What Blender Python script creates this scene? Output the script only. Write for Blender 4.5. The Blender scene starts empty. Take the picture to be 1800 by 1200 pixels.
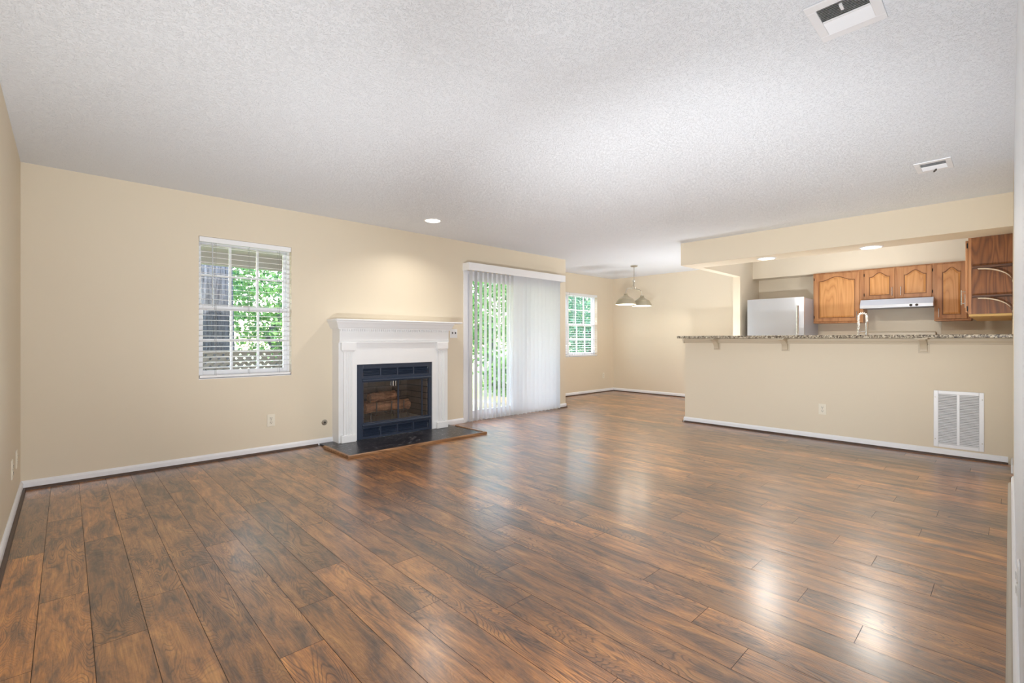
import bpy, bmesh, math, random
from mathutils import Vector, Matrix
random.seed(7)
PI = math.pi
S = bpy.context.scene
COL = S.collection

# ------------------------------------------------------------------ camera
cd = bpy.data.cameras.new('camera'); cam = bpy.data.objects.new('camera', cd); COL.objects.link(cam)
YAW = math.radians(46.5753)
cam.location = (0, 0, 1.1209)
cam.rotation_euler = (PI/2, 0, YAW - PI/2)
cd.sensor_width = 36.0; cd.lens = 827.69/1800*36.0
cd.shift_y = -3.55/1800
cd.clip_start = 0.01; cd.clip_end = 300
S.camera = cam

# ------------------------------------------------------------------ view, sky, sun
vs = S.view_settings
S.display_settings.display_device = 'sRGB'
vs.view_transform = 'Standard'; vs.look = 'None'; vs.gamma = 1.0; vs.use_curve_mapping = False
vs.exposure = 0.08
SKY = 2.0; SUN = 11.0
CAN_W = 7.5; KITCHEN_W = 17.0; PENDANT_W = 5.0

W = bpy.data.worlds.new('sky'); S.world = W; W.use_nodes = True
nt = W.node_tree
sky = nt.nodes.new('ShaderNodeTexSky'); sky.sky_type = 'NISHITA'; sky.sun_disc = False
sky.sun_elevation = math.radians(50); sky.air_density = 1.0; sky.dust_density = 2.0
nt.links.new(sky.outputs[0], nt.nodes['Background'].inputs[0])
nt.nodes['Background'].inputs[1].default_value = SKY
sl = bpy.data.lights.new('sun', 'SUN'); so = bpy.data.objects.new('sun', sl); COL.objects.link(so)
sl.energy = SUN; sl.angle = math.radians(1.0); sl.color = (1.0, 0.95, 0.86)
so.rotation_euler = (math.radians(42), 0, math.radians(-28))     # shines over the house on to the yard
so.location = (0, -5, 12)
# unseen fill spots added to brighten the room: by the camera, dining corner, kitchen
def fill_spot(loc, az, el, half, w, soft=.08):
    l = bpy.data.lights.new('fill_spot', 'SPOT'); o = bpy.data.objects.new('fill_spot', l); COL.objects.link(o)
    l.energy = w; l.spot_size = math.radians(2*half); l.spot_blend = 1.0; l.shadow_soft_size = soft; l.color = (.955, .99, 1.03)
    a, e = math.radians(az), math.radians(el)
    o.location = loc
    o.rotation_euler = Vector((math.cos(a)*math.cos(e), math.sin(a)*math.cos(e), math.sin(e))).to_track_quat('-Z', 'Y').to_euler()
FILL_SPOTS = [
    ((.6, .6, .12), 20, 19, 40, 520, .08),
    ((.6, .6, .12), 10, 42, 40, 200, .08),
    ((.6, .6, .12), 58, 22, 40, 170, .08),
    ((.6, .6, .12), 95, 56, 40, 150, .08),
    ((.6, .6, .12), 84, 34, 36, 120, .08),
    ((.10, .05, .88), 84, 0, 38, 190, .08),
    ((.10, .05, .88), 52, 0, 34, 110, .08),
    ((.10, .05, .80), 18, -2, 28, 80, .08),
    ((7.3, 3.35, .45), 80, 80, 75, 125, .30),
    ((7.5, 1.3, .95), 60, 86, 62, 60, .2),
    ((6.95, .8, 1.0), 62, 12, 80, 38, .15),
]
for st in FILL_SPOTS: fill_spot(*st)

# ------------------------------------------------------------------ helpers
class MB:
    def __init__(self): self.bm = bmesh.new()
    def box(self, x0, x1, y0, y1, z0, z1):
        v = [self.bm.verts.new(p) for p in [(x0,y0,z0),(x1,y0,z0),(x1,y1,z0),(x0,y1,z0),(x0,y0,z1),(x1,y0,z1),(x1,y1,z1),(x0,y1,z1)]]
        for f in [(0,3,2,1),(4,5,6,7),(0,1,5,4),(1,2,6,5),(2,3,7,6),(3,0,4,7)]:
            self.bm.faces.new([v[i] for i in f])
        return self
    def prism(self, pts, axis, a, b):
        """extrude a 2-D polygon along axis; pts are the other two coords in xyz order"""
        def P(p, t):
            return {'x': (t, p[0], p[1]), 'y': (p[0], t, p[1]), 'z': (p[0], p[1], t)}[axis]
        A = [self.bm.verts.new(P(p, a)) for p in pts]; B = [self.bm.verts.new(P(p, b)) for p in pts]
        n = len(pts)
        self.bm.faces.new(A); self.bm.faces.new(B[::-1])
        for i in range(n): self.bm.faces.new([A[i], B[i], B[(i+1) % n], A[(i+1) % n]])
        return self
    def obox(self, c, sx, sy, sz, rx=0, ry=0, rz=0):
        from mathutils import Euler
        M = Matrix.Translation(c) @ Euler((rx, ry, rz)).to_matrix().to_4x4() @ Matrix.Diagonal((sx, sy, sz, 1))
        bmesh.ops.create_cube(self.bm, size=1, matrix=M); return self
    def tube(self, path, r, n=10, cap=True):
        path = [Vector(p) for p in path]; rings = []
        rr = r if isinstance(r, (list, tuple)) else [r]*len(path)
        t0 = (path[1]-path[0]).normalized()
        up = Vector((0,0,1)) if abs(t0.z) < .9 else Vector((1,0,0))
        nrm = t0.cross(up).normalized()
        for i, p in enumerate(path):
            t = (path[min(i+1, len(path)-1)] - path[max(i-1, 0)]).normalized()
            nrm = (nrm - t*nrm.dot(t)).normalized(); b = t.cross(nrm)
            rings.append([self.bm.verts.new(p + (nrm*math.cos(2*PI*k/n) + b*math.sin(2*PI*k/n))*rr[i]) for k in range(n)])
        for i in range(len(rings)-1):
            for k in range(n):
                self.bm.faces.new([rings[i][k], rings[i][(k+1) % n], rings[i+1][(k+1) % n], rings[i+1][k]])
        if cap:
            self.bm.faces.new(rings[0][::-1]); self.bm.faces.new(rings[-1])
        return self
    def lathe(self, c, prof, n=32, axis='z', cap=True):
        """prof: list of (radius, height) round an axis through c"""
        rings = []
        for r, h in prof:
            ring = []
            for k in range(n):
                a = 2*PI*k/n; p = (r*math.cos(a), r*math.sin(a), h)
                if axis == 'x': p = (h, p[0], p[1])
                if axis == 'y': p = (p[0], h, p[1])
                ring.append(self.bm.verts.new(Vector(c)+Vector(p)))
            rings.append(ring)
        for i in range(len(rings)-1):
            for k in range(n):
                self.bm.faces.new([rings[i][k], rings[i][(k+1) % n], rings[i+1][(k+1) % n], rings[i+1][k]])
        if cap:
            self.bm.faces.new(rings[0]); self.bm.faces.new(rings[-1])
        return self
    def build(self, name, mat, parent=None, smooth=False, bevel=0.0, seg=2):
        bm = self.bm
        bmesh.ops.recalc_face_normals(bm, faces=bm.faces)
        off = origin_of(parent)
        if off.length: bmesh.ops.translate(bm, verts=bm.verts, vec=-off)
        me = bpy.data.meshes.new(name); bm.to_mesh(me); bm.free()
        me.materials.append(mat)
        o = bpy.data.objects.new(name, me); COL.objects.link(o)
        if parent: o.parent = parent
        if smooth:
            for p in me.polygons: p.use_smooth = True
            try: me.set_sharp_from_angle(angle=math.radians(35))
            except Exception: pass
        if bevel:
            m = o.modifiers.new('bevel', 'BEVEL'); m.width = bevel; m.segments = seg; m.limit_method = 'ANGLE'; m.angle_limit = math.radians(40)
        return o
def origin_of(o):
    v = Vector((0,0,0))
    while o: v += o.location; o = o.parent
    return v
def thing(name, loc, label, cat, group=None):
    o = bpy.data.objects.new(name, None); COL.objects.link(o); o.location = loc
    o.empty_display_size = 0.05
    return tag(o, label, cat, group)
def tag(o, label, cat, group=None, kind=None):
    o['label'] = label; o['category'] = cat
    if group: o['group'] = group
    if kind: o['kind'] = kind
    return o
def struct(o, label=None):
    o['kind'] = 'structure'
    if label: o['label'] = label
    return o
def copy_tree(o, loc=None, parent=None):
    c = o.copy(); COL.objects.link(c)
    if parent: c.parent = parent
    if loc is not None: c.location = loc
    for ch in [x for x in bpy.data.objects if x.parent == o]: copy_tree(ch, None, c)
    return c

# ------------------------------------------------------------------ materials
def srgb(r, g, b):
    f = lambda c: (c/255/12.92) if c/255 <= .04045 else ((c/255+.055)/1.055)**2.4
    return (f(r), f(g), f(b), 1)
class Mat:
    def __init__(self, name):
        self.m = bpy.data.materials.new(name); self.m.use_nodes = True
        self.nt = self.m.node_tree; self.b = self.nt.nodes['Principled BSDF']
    def n(self, t, **kw):
        nd = self.nt.nodes.new(t)
        for k, v in kw.items():
            if k in nd.inputs: nd.inputs[k].default_value = v
            else: setattr(nd, k, v)
        return nd
    def l(self, a, b): self.nt.links.new(a, b)
    def coords(self, scale=(1,1,1), out='Object'):
        tc = self.n('ShaderNodeTexCoord'); mp = self.n('ShaderNodeMapping'); mp.inputs['Scale'].default_value = scale
        self.l(tc.outputs[out], mp.inputs['Vector']); return mp.outputs[0]
    def ramp(self, src, stops):
        r = self.n('ShaderNodeValToRGB'); e = r.color_ramp.elements
        while len(e) < len(stops): e.new(.5)
        for el, (p, c) in zip(e, stops): el.position = p; el.color = c if len(c) == 4 else (*c, 1)
        self.l(src, r.inputs[0]); return r.outputs[0]
    def noise(self, vec, scale, detail=3, rough=.5, dist=0):
        nz = self.n('ShaderNodeTexNoise'); nz.inputs['Scale'].default_value = scale; nz.inputs['Detail'].default_value = detail
        nz.inputs['Roughness'].default_value = rough; nz.inputs['Distortion'].default_value = dist
        if vec: self.l(vec, nz.inputs['Vector'])
        return nz.outputs[0]
    def bump(self, src, strength, dist=.01):
        bp = self.n('ShaderNodeBump'); bp.inputs['Strength'].default_value = strength; bp.inputs['Distance'].default_value = dist
        self.l(src, bp.inputs['Height']); self.l(bp.outputs[0], self.b.inputs['Normal']); return bp
    def set(self, color=None, rough=None, metal=None, **kw):
        if color is not None: self.b.inputs['Base Color'].default_value = color
        if rough is not None: self.b.inputs['Roughness'].default_value = rough
        if metal is not None: self.b.inputs['Metallic'].default_value = metal
        for k, v in kw.items(): self.b.inputs[k.replace('_', ' ')].default_value = v
        return self
def plain(name, color, rough=.5, metal=0.0, bump=None, **kw):
    m = Mat(name).set(color, rough, metal, **kw)
    if bump: m.bump(m.noise(m.coords(), bump[0], 3), bump[1], bump[2])
    return m.m

M_WALL = plain('wall paint', srgb(227, 214, 191), .62, bump=(160, .12, .002))
M_SHEENWALL = plain('wall sheen white', srgb(234, 238, 244), .55, bump=(120, .12, .002))  # beige wall's grazing-angle sheen put into the colour as white
M_TRIM = plain('white trim paint', srgb(240, 240, 242), .35)
M_MANTEL = plain('mantel paint', srgb(238, 238, 238), .38)
M_VINYL = plain('white vinyl', srgb(240, 240, 243), .35)
M_SLAT = plain('blind slat', srgb(244, 244, 244), .4)
M_PLATE = plain('ivory plastic', srgb(238, 230, 212), .35)
M_WPLATE = plain('white plastic', srgb(240, 240, 240), .35)
M_SLOT = plain('dark slot', srgb(60, 55, 50), .6)
M_NICKEL = plain('brushed nickel', srgb(190, 184, 172), .34, 1.0)
M_SHADE = plain('aged nickel shade', srgb(186, 176, 152), .42, .85)
M_CHROME = plain('polished chrome', srgb(225, 225, 228), .16, 1.0)
M_BLACK = plain('black painted steel', srgb(44, 54, 72), .34)
M_IRON = plain('grate iron', srgb(96, 90, 86), .5, .6)
M_HINGE = plain('dark hinge', srgb(40, 34, 30), .45, .6)
M_DARK = plain('dark cavity', srgb(16, 16, 16), .9)
M_DUCT = plain('dark duct', srgb(34, 34, 36), .8)
M_RAWWOOD = plain('raw pine edge', srgb(222, 184, 116), .6)
M_BRACKET = plain('taupe bracket paint', srgb(206, 192, 168), .45)
M_GRILLE = plain('white enamel grille', srgb(236, 236, 238), .35)
M_CORD = plain('grey cord', srgb(150, 150, 150), .8)

def m_vane():
    m = Mat('vinyl vane'); nt = m.nt
    m.set(srgb(244, 244, 245), .4)
    tr = m.n('ShaderNodeBsdfTranslucent'); tr.inputs[0].default_value = srgb(240, 240, 240)
    mx = m.n('ShaderNodeMixShader'); mx.inputs[0].default_value = .16
    out = nt.nodes['Material Output']
    m.l(m.b.outputs[0], mx.inputs[1]); m.l(tr.outputs[0], mx.inputs[2]); m.l(mx.outputs[0], out.inputs[0])
    return m.m
M_VANE = m_vane()

def m_ceiling():
    m = Mat('popcorn ceiling').set(srgb(234, 237, 241), .85)
    v = m.coords()
    a = m.noise(v, 72, 4, .7); b = m.noise(v, 170, 2, .6)
    ad = m.n('ShaderNodeMath', operation='ADD'); m.l(a, ad.inputs[0]); m.l(b, ad.inputs[1])
    r = m.ramp(ad.outputs[0], [(.80, (0,0,0)), (1.22, (1,1,1))])
    m.bump(r, .55, .0065); return m.m
M_CEIL = m_ceiling()

def m_emit(name, color, strength):
    m = Mat(name); m.set((.9, .9, .9, 1), .5)
    m.b.inputs['Emission Color'].default_value = color; m.b.inputs['Emission Strength'].default_value = strength
    return m.m
M_LENS = m_emit('lit lens', (1, .97, .9, 1), 6.0)
M_BULB = m_emit('lit bulb', (1, .93, .8, 1), 8.0)
M_SHADEIN = plain('white shade lining', srgb(245, 242, 232), .5)

def m_glass():
    m = Mat('window glass'); nt = m.nt
    gl = m.n('ShaderNodeBsdfGlossy'); gl.inputs['Roughness'].default_value = .02
    tp = m.n('ShaderNodeBsdfTransparent'); tp.inputs[0].default_value = (.95, .97, .96, 1)
    lw = m.n('ShaderNodeLayerWeight'); pw = m.n('ShaderNodeMath', operation='POWER'); m.l(lw.outputs['Facing'], pw.inputs[0]); pw.inputs[1].default_value = 4.0
    fr = m.n('ShaderNodeMath', operation='MULTIPLY_ADD'); m.l(pw.outputs[0], fr.inputs[0]); fr.inputs[1].default_value = .6; fr.inputs[2].default_value = .03
    mx = m.n('ShaderNodeMixShader'); m.l(fr.outputs[0], mx.inputs[0]); m.l(tp.outputs[0], mx.inputs[1]); m.l(gl.outputs[0], mx.inputs[2])
    m.l(mx.outputs[0], nt.nodes['Material Output'].inputs[0]); return m.m
M_GLASS = m_glass()
def m_smoked():
    m = Mat('smoked door glass'); nt = m.nt
    gl = m.n('ShaderNodeBsdfGlossy'); gl.inputs['Roughness'].default_value = .04
    tp = m.n('ShaderNodeBsdfTransparent'); tp.inputs[0].default_value = (.93, .93, .93, 1)
    lw = m.n('ShaderNodeLayerWeight'); pw = m.n('ShaderNodeMath', operation='POWER'); m.l(lw.outputs['Facing'], pw.inputs[0]); pw.inputs[1].default_value = 4.0
    fr = m.n('ShaderNodeMath', operation='MULTIPLY_ADD'); m.l(pw.outputs[0], fr.inputs[0]); fr.inputs[1].default_value = .6; fr.inputs[2].default_value = .03
    mx = m.n('ShaderNodeMixShader'); m.l(fr.outputs[0], mx.inputs[0]); m.l(tp.outputs[0], mx.inputs[1]); m.l(gl.outputs[0], mx.inputs[2])
    m.l(mx.outputs[0], nt.nodes['Material Output'].inputs[0]); return m.m
M_SMOKED = m_smoked()

def m_floor():
    m = Mat('rustic plank floor')
    uv = m.n('ShaderNodeUVMap'); at = m.n('ShaderNodeAttribute'); at.attribute_name = 'plank'
    sep = m.n('ShaderNodeSeparateColor'); m.l(at.outputs['Color'], sep.inputs[0])
    # every plank reads its own patch of pattern space
    off = m.n('ShaderNodeVectorMath', operation='SCALE'); off.inputs['Scale'].default_value = 60; m.l(at.outputs['Color'], off.inputs[0])
    add = m.n('ShaderNodeVectorMath', operation='ADD'); m.l(uv.outputs[0], add.inputs[0]); m.l(off.outputs[0], add.inputs[1])
    def mp(s):
        n = m.n('ShaderNodeMapping'); n.inputs['Scale'].default_value = s; m.l(add.outputs[0], n.inputs['Vector']); return n.outputs[0]
    cloud = m.noise(mp((10.0, 2.2, 1)), 1.5, 8, .68, .5)
    # cathedral grain: contour lines of a stretched noise field
    fld = m.noise(mp((5.0, .9, 1)), 1.25, 2, .5, .5)
    mul = m.n('ShaderNodeMath', operation='MULTIPLY'); m.l(fld, mul.inputs[0]); mul.inputs[1].default_value = 44
    fra = m.n('ShaderNodeMath', operation='PINGPONG'); m.l(mul.outputs[0], fra.inputs[0]); fra.inputs[1].default_value = .5
    ring = m.ramp(fra.outputs[0], [(.02, (0,0,0)), (.22, (1,1,1))])
    fine = m.noise(mp((150, 7, 1)), 1.0, 3, .6)
    saw = m.noise(mp((6, 75, 1)), 1.0, 2, .5)
    base = m.ramp(cloud, [(.30, srgb(70, 49, 38)), (.42, srgb(122, 82, 52)), (.54, srgb(172, 114, 60)), (.72, srgb(214, 154, 84))])
    # per plank tone
    tone = m.ramp(sep.outputs[0], [(0, (.58,.57,.58)), (.5, (.98,.97,.95)), (1, (1.42,1.34,1.18))])
    mt = m.n('ShaderNodeMix', data_type='RGBA', blend_type='MULTIPLY'); mt.inputs[0].default_value = 1
    m.l(base, mt.inputs[6]); m.l(tone, mt.inputs[7])
    grey = m.n('ShaderNodeMix', data_type='RGBA'); m.l(mt.outputs[2], grey.inputs[6]); grey.inputs[7].default_value = srgb(120, 98, 80)
    gm = m.n('ShaderNodeMath', operation='MULTIPLY'); m.l(sep.outputs[1], gm.inputs[0]); gm.inputs[1].default_value = .30
    m.l(gm.outputs[0], grey.inputs[0])
    dk = m.n('ShaderNodeMix', data_type='RGBA', blend_type='MULTIPLY'); m.l(grey.outputs[2], dk.inputs[6])
    rr = m.n('ShaderNodeMix', data_type='RGBA'); rr.inputs[6].default_value = (.30, .25, .22, 1); rr.inputs[7].default_value = (1,1,1,1); m.l(ring, rr.inputs[0])
    m.l(rr.outputs[2], dk.inputs[7])
    rs = m.ramp(m.noise(mp((4, 1.1, 1)), 1.1, 2), [(.46, (.06,.06,.06)), (.60, (.85,.85,.85))]); m.l(rs, dk.inputs[0])
    fn = m.n('ShaderNodeMix', data_type='RGBA', blend_type='MULTIPLY'); m.l(dk.outputs[2], fn.inputs[6])
    m.l(m.ramp(fine, [(.3, (.50,.48,.46)), (.6, (1.12,1.12,1.12))]), fn.inputs[7]); fn.inputs[0].default_value = .65
    m.l(fn.outputs[2], m.b.inputs['Base Color'])
    rg = m.ramp(cloud, [(.2, (.38,.38,.38)), (.8, (.29,.29,.29))]); m.l(rg, m.b.inputs['Roughness'])
    h = m.n('ShaderNodeMath', operation='MULTIPLY_ADD'); m.l(ring, h.inputs[0]); h.inputs[1].default_value = .5; m.l(fine, h.inputs[2])
    h2 = m.n('ShaderNodeMath', operation='MULTIPLY_ADD'); m.l(saw, h2.inputs[0]); h2.inputs[1].default_value = .7; m.l(h.outputs[0], h2.inputs[2])
    m.bump(h2.outputs[0], .34, .002)
    m.set(Specular_IOR_Level=.75, Coat_Weight=.8, Coat_Roughness=.24, Coat_IOR=1.6)
    return m.m
M_FLOOR = m_floor()
M_GAP = plain('plank seam', srgb(38, 26, 20), .8)
M_SHOE = plain('brown shoe moulding', srgb(78, 58, 46), .5, bump=(60, .2, .002))
M_SHOEGREY = plain('grey worn shoe moulding', srgb(176, 166, 150), .5, bump=(60, .2, .002))

def m_wood(name, stops, scale=(1, 1, 1), rings=16, rough=.38, along='z'):
    m = Mat(name)
    s = {'z': (5, 5, .55), 'x': (.55, 5, 5), 'y': (5, .55, 5)}[along]
    v = m.coords(s)
    fld = m.noise(v, 1.1, 2, .5, .35)
    mul = m.n('ShaderNodeMath', operation='MULTIPLY'); m.l(fld, mul.inputs[0]); mul.inputs[1].default_value = rings
    fra = m.n('ShaderNodeMath', operation='PINGPONG'); m.l(mul.outputs[0], fra.inputs[0]); fra.inputs[1].default_value = .5
    s2 = {'z': (130, 130, 4), 'x': (4, 130, 130), 'y': (130, 4, 130)}[along]
    fine = m.noise(m.coords(s2), 1, 3, .6)
    ad = m.n('ShaderNodeMath', operation='MULTIPLY_ADD'); m.l(fine, ad.inputs[0]); ad.inputs[1].default_value = .5; m.l(fra.outputs[0], ad.inputs[2])
    c = m.ramp(ad.outputs[0], stops); m.l(c, m.b.inputs['Base Color']); m.set(rough=rough)
    m.bump(fine, .08, .002); return m.m
M_OAK = m_wood('honey oak', [(.12, srgb(172, 112, 56)), (.36, srgb(200, 140, 80)), (.8, srgb(212, 154, 94))], rings=11)
M_OAKFRAME = m_wood('honey oak frame', [(.12, srgb(154, 100, 58)), (.4, srgb(180, 124, 78)), (.8, srgb(192, 138, 90))], rings=6)
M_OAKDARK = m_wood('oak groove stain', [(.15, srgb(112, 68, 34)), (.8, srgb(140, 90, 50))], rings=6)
M_WALNUT = m_wood('dark wood veneer', [(.12, srgb(88, 48, 18)), (.45, srgb(128, 76, 32)), (.8, srgb(148, 92, 44))], rings=14)
M_WALNUTY = m_wood('dark wood shelf', [(.15, srgb(56, 32, 20)), (.45, srgb(84, 52, 34)), (.8, srgb(110, 72, 48))], rings=12, along='y')
M_HEARTHTRIM = m_wood('hearth wood edging', [(.15, srgb(104, 72, 48)), (.45, srgb(146, 106, 72)), (.8, srgb(172, 130, 92))], rings=10, along='x')

def m_granite():
    m = Mat('speckled granite').set(rough=.18)
    v = m.coords()
    vo = m.n('ShaderNodeTexVoronoi'); vo.inputs['Scale'].default_value = 120; m.l(v, vo.inputs['Vector'])
    nz = m.noise(v, 45, 5, .7, .6)
    mx = m.n('ShaderNodeMix', data_type='RGBA'); m.l(vo.outputs['Color'], mx.inputs[6]); m.l(nz, mx.inputs[7]); mx.inputs[0].default_value = .62
    c = m.ramp(mx.outputs[2], [(.30, srgb(40, 34, 30)), (.44, srgb(110, 98, 84)), (.54, srgb(176, 164, 142)), (.68, srgb(226, 216, 196))])
    m.l(c, m.b.inputs['Base Color']); return m.m
M_GRANITE = m_granite()
def m_hearth():
    m = Mat('black slate tile').set(rough=.32)
    v = m.coords((1, 1, 1))
    n1 = m.noise(v, 30, 6, .72, .8)
    c = m.ramp(n1, [(.42, srgb(26, 25, 30)), (.57, srgb(48, 46, 52)), (.64, srgb(150, 146, 146))])
    m.l(c, m.b.inputs['Base Color']); m.bump(n1, .3, .004); return m.m
M_HEARTH = m_hearth()
def m_steel(name, col, rough, aniso=True):
    m = Mat(name).set(col, rough, .75)
    v = m.coords((3, 3, 400) if aniso else (1, 1, 1))
    m.bump(m.noise(v, 1, 2), .03, .001); return m.m
M_STEEL = m_steel('brushed stainless', srgb(214, 217, 222), .32)
M_STEELSIDE = plain('grey appliance side', srgb(176, 178, 184), .45, .2)
M_HOOD = plain('stainless hood', srgb(214, 218, 226), .32, .9)
def m_splash():
    m = Mat('satin splash panel').set(srgb(206, 196, 178), .42, .35)
    m.bump(m.noise(m.coords((6, 6, 6)), 1, 2), .15, .01); return m.m
M_SPLASH = m_splash()
def m_brick():
    m = Mat('sooty firebrick').set(rough=.9)
    b = m.n('ShaderNodeTexBrick'); b.inputs['Scale'].default_value = 1
    b.inputs['Brick Width'].default_value = .22; b.inputs['Row Height'].default_value = .075; b.inputs['Mortar Size'].default_value = .005
    b.inputs['Color1'].default_value = srgb(126, 110, 98); b.inputs['Color2'].default_value = srgb(104, 90, 80); b.inputs['Mortar'].default_value = srgb(60, 52, 48)
    tc = m.n('ShaderNodeTexCoord'); mp = m.n('ShaderNodeMapping'); mp.inputs['Rotation'].default_value = (PI/2, 0, 0)
    m.l(tc.outputs['Object'], mp.inputs[0]); m.l(mp.outputs[0], b.inputs['Vector'])
    mx = m.n('ShaderNodeMix', data_type='RGBA', blend_type='MULTIPLY'); mx.inputs[0].default_value = .6
    m.l(b.outputs[0], mx.inputs[6]); m.l(m.ramp(m.noise(m.coords(), 6, 5, .7), [(.35, (.35,.33,.32)), (.7, (1,1,1))]), mx.inputs[7])
    m.l(mx.outputs[2], m.b.inputs['Base Color']); return m.m
M_BRICK = m_brick()
def m_bark(name, a, b, sc=(14, 14, 2.2)):
    m = Mat(name).set(rough=.9)
    n1 = m.noise(m.coords(sc), 1.4, 5, .7, .5)
    m.l(m.ramp(n1, [(.32, a), (.62, b)]), m.b.inputs['Base Color']); m.bump(n1, 1.0, .06); return m.m
M_LOG = m_bark('log bark', srgb(110, 70, 50), srgb(222, 160, 120), (3, 22, 22))
M_BARK = m_bark('tree bark', srgb(40, 38, 42), srgb(112, 112, 118), (16, 16, 1.6))
M_ASH = plain('grey ash', srgb(190, 182, 172), .95, bump=(40, 1, .02))
M_LATTICE = plain('weathered lattice', srgb(150, 146, 140), .7, bump=(40, .2, .003))
M_DECK = m_wood('weathered deck', [(.15, srgb(110, 104, 98)), (.5, srgb(150, 144, 136)), (.8, srgb(176, 170, 162))], along='x', rough=.8)
M_SOFFIT = plain('grey porch soffit', srgb(178, 176, 176), .7)
M_GROUND = plain('yard grass', srgb(120, 130, 84), .95, bump=(20, .6, .05))
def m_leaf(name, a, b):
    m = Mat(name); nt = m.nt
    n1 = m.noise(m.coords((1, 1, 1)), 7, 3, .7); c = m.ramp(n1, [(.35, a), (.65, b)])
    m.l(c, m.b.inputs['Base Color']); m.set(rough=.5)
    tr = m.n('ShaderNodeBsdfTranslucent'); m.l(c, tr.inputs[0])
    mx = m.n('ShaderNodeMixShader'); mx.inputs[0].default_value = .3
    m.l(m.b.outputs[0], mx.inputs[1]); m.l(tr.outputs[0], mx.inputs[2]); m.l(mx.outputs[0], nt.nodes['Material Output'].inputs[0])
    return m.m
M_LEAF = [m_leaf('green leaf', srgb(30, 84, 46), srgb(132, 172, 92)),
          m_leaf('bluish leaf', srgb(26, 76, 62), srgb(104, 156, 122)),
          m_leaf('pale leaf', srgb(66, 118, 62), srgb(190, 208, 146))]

# ------------------------------------------------------------------ room shell
H = 2.44; WY = 5.05; XL = -0.247; XH = 6.143; YD = 5.98; XD = 8.713; YR = -0.022
# floor: every plank an own face of one mesh, joints as laid
def make_floor():
    bm = bmesh.new(); uvl = bm.loops.layers.uv.new('UVMap'); cl = bm.loops.layers.float_color.new('plank')
    PW = .157; L = 1.22; X0 = -.085
    jt = {-1:3.495,0:2.827,1:2.293,2:2.575,3:2.76,4:2.982,5:2.035,6:3.534,7:1.686,8:2.112,9:1.443,10:1.692,11:1.872,12:2.087,13:1.175,
          14:1.615,15:1.844,16:2.087,17:2.365,18:.237,19:.472,20:.667,21:.912,22:1.15,23:.356,24:.599}
    rnd = random.Random(3)
    g = .0010
    k = -2
    while X0 + k*PW < XD + .05:
        x0 = X0 + k*PW; x1 = x0 + PW
        y = jt.get(k, (.3 + .2353*k) % L) % L - 4*L
        while y < YD + .05:
            y1 = y + L
            if y1 > -2.6:
                c = (rnd.random(), rnd.random()**1.6, rnd.random(), 1)
                vs_ = [bm.verts.new(p) for p in [(x0+g, y+g, 0), (x1-g, y+g, 0), (x1-g, y1-g, 0), (x0+g, y1-g, 0)]]
                f = bm.faces.new(vs_)
                for lp, t in zip(f.loops, [(0,0),(PW,0),(PW,L),(0,L)]):
                    lp[uvl].uv = t; lp[cl] = c
                f.material_index = 0
            y = y1
        k += 1
    vs_ = [bm.verts.new(p) for p in [(XL-.2, -2.7, -.002), (XD+.2, -2.7, -.002), (XD+.2, YD+.2, -.002), (XL-.2, YD+.2, -.002)]]
    f = bm.faces.new(vs_); f.material_index = 1
    b = [bm.verts.new(p) for p in [(XL-.2, -2.7, -.12), (XD+.2, -2.7, -.12), (XD+.2, YD+.2, -.12), (XL-.2, YD+.2, -.12)]]
    bm.faces.new(b[::-1]).material_index = 1
    for i in range(4): bm.faces.new([vs_[i], b[i], b[(i+1) % 4], vs_[(i+1) % 4]]).material_index = 1
    me = bpy.data.meshes.new('floor'); bm.to_mesh(me); bm.free()
    me.materials.append(M_FLOOR); me.materials.append(M_GAP)
    o = bpy.data.objects.new('floor', me); COL.objects.link(o); struct(o)
make_floor()
m = MB(); m.box(XL-.2, XD+.2, -2.7, WY+.14, H, H+.15); m.box(6.0-.14, XD+.2, WY+.14, YD+.2, H, H+.15)
struct(m.build('ceiling', M_CEIL))
struct(MB().box(XL-.12, XL, -2.6, WY+.14, 0, H).build('wall_left', M_WALL))
# fireplace wall with openings for window, firebox and sliding door
WX0, WX1, WZ0, WZ1 = .872, 1.673, .757, 2.062
DX0, DX1, DZ1 = 3.93, 5.76, 2.06
FX0, FX1, FZ1 = 2.30, 3.27, .84
m = MB(); T = .14
m.box(XL, WX0, WY, WY+T, 0, H); m.box(WX0, WX1, WY, WY+T, 0, WZ0); m.box(WX0, WX1, WY, WY+T, WZ1, H)
m.box(WX1, FX0, WY, WY+T, 0, H); m.box(FX0, FX1, WY, WY+T, FZ1, H); m.box(FX1, DX0, WY, WY+T, 0, H)
m.box(DX0, DX1, WY, WY+T, DZ1, H); m.box(DX1, 6.0, WY, WY+T, 0, H); m.box(5.86, 6.0, WY+T, YD+.14, 0, H)
struct(m.build('wall_fireplace', M_WALL))
VX0, VX1, VZ0, VZ1 = 6.34, 8.135, .772, 2.052
m = MB(); m.box(6.0, VX0, YD, YD+T, 0, H); m.box(VX0, VX1, YD, YD+T, 0, VZ0); m.box(VX0, VX1, YD, YD+T, VZ1, H); m.box(VX1, XD+.14, YD, YD+T, 0, H)
struct(m.build('wall_dining', M_WALL))
struct(MB().box(XD, XD+.14, YR-.12, YD, 0, H).build('wall_rear', M_WALL))
struct(MB().box(1.25, 5.05, YR-.12, YR, 0, H).build('wall_right', M_SHEENWALL), 'wall along the right edge, its grazing sheen painted white')
struct(MB().box(5.05, XD, YR-.12, YR, 0, H).build('wall_right_kitchen', M_WALL))
m = MB(); m.box(XL, 1.25, -2.6, -2.48, 0, H); m.box(1.25, 1.37, -2.6, YR-.12, 0, H)
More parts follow.
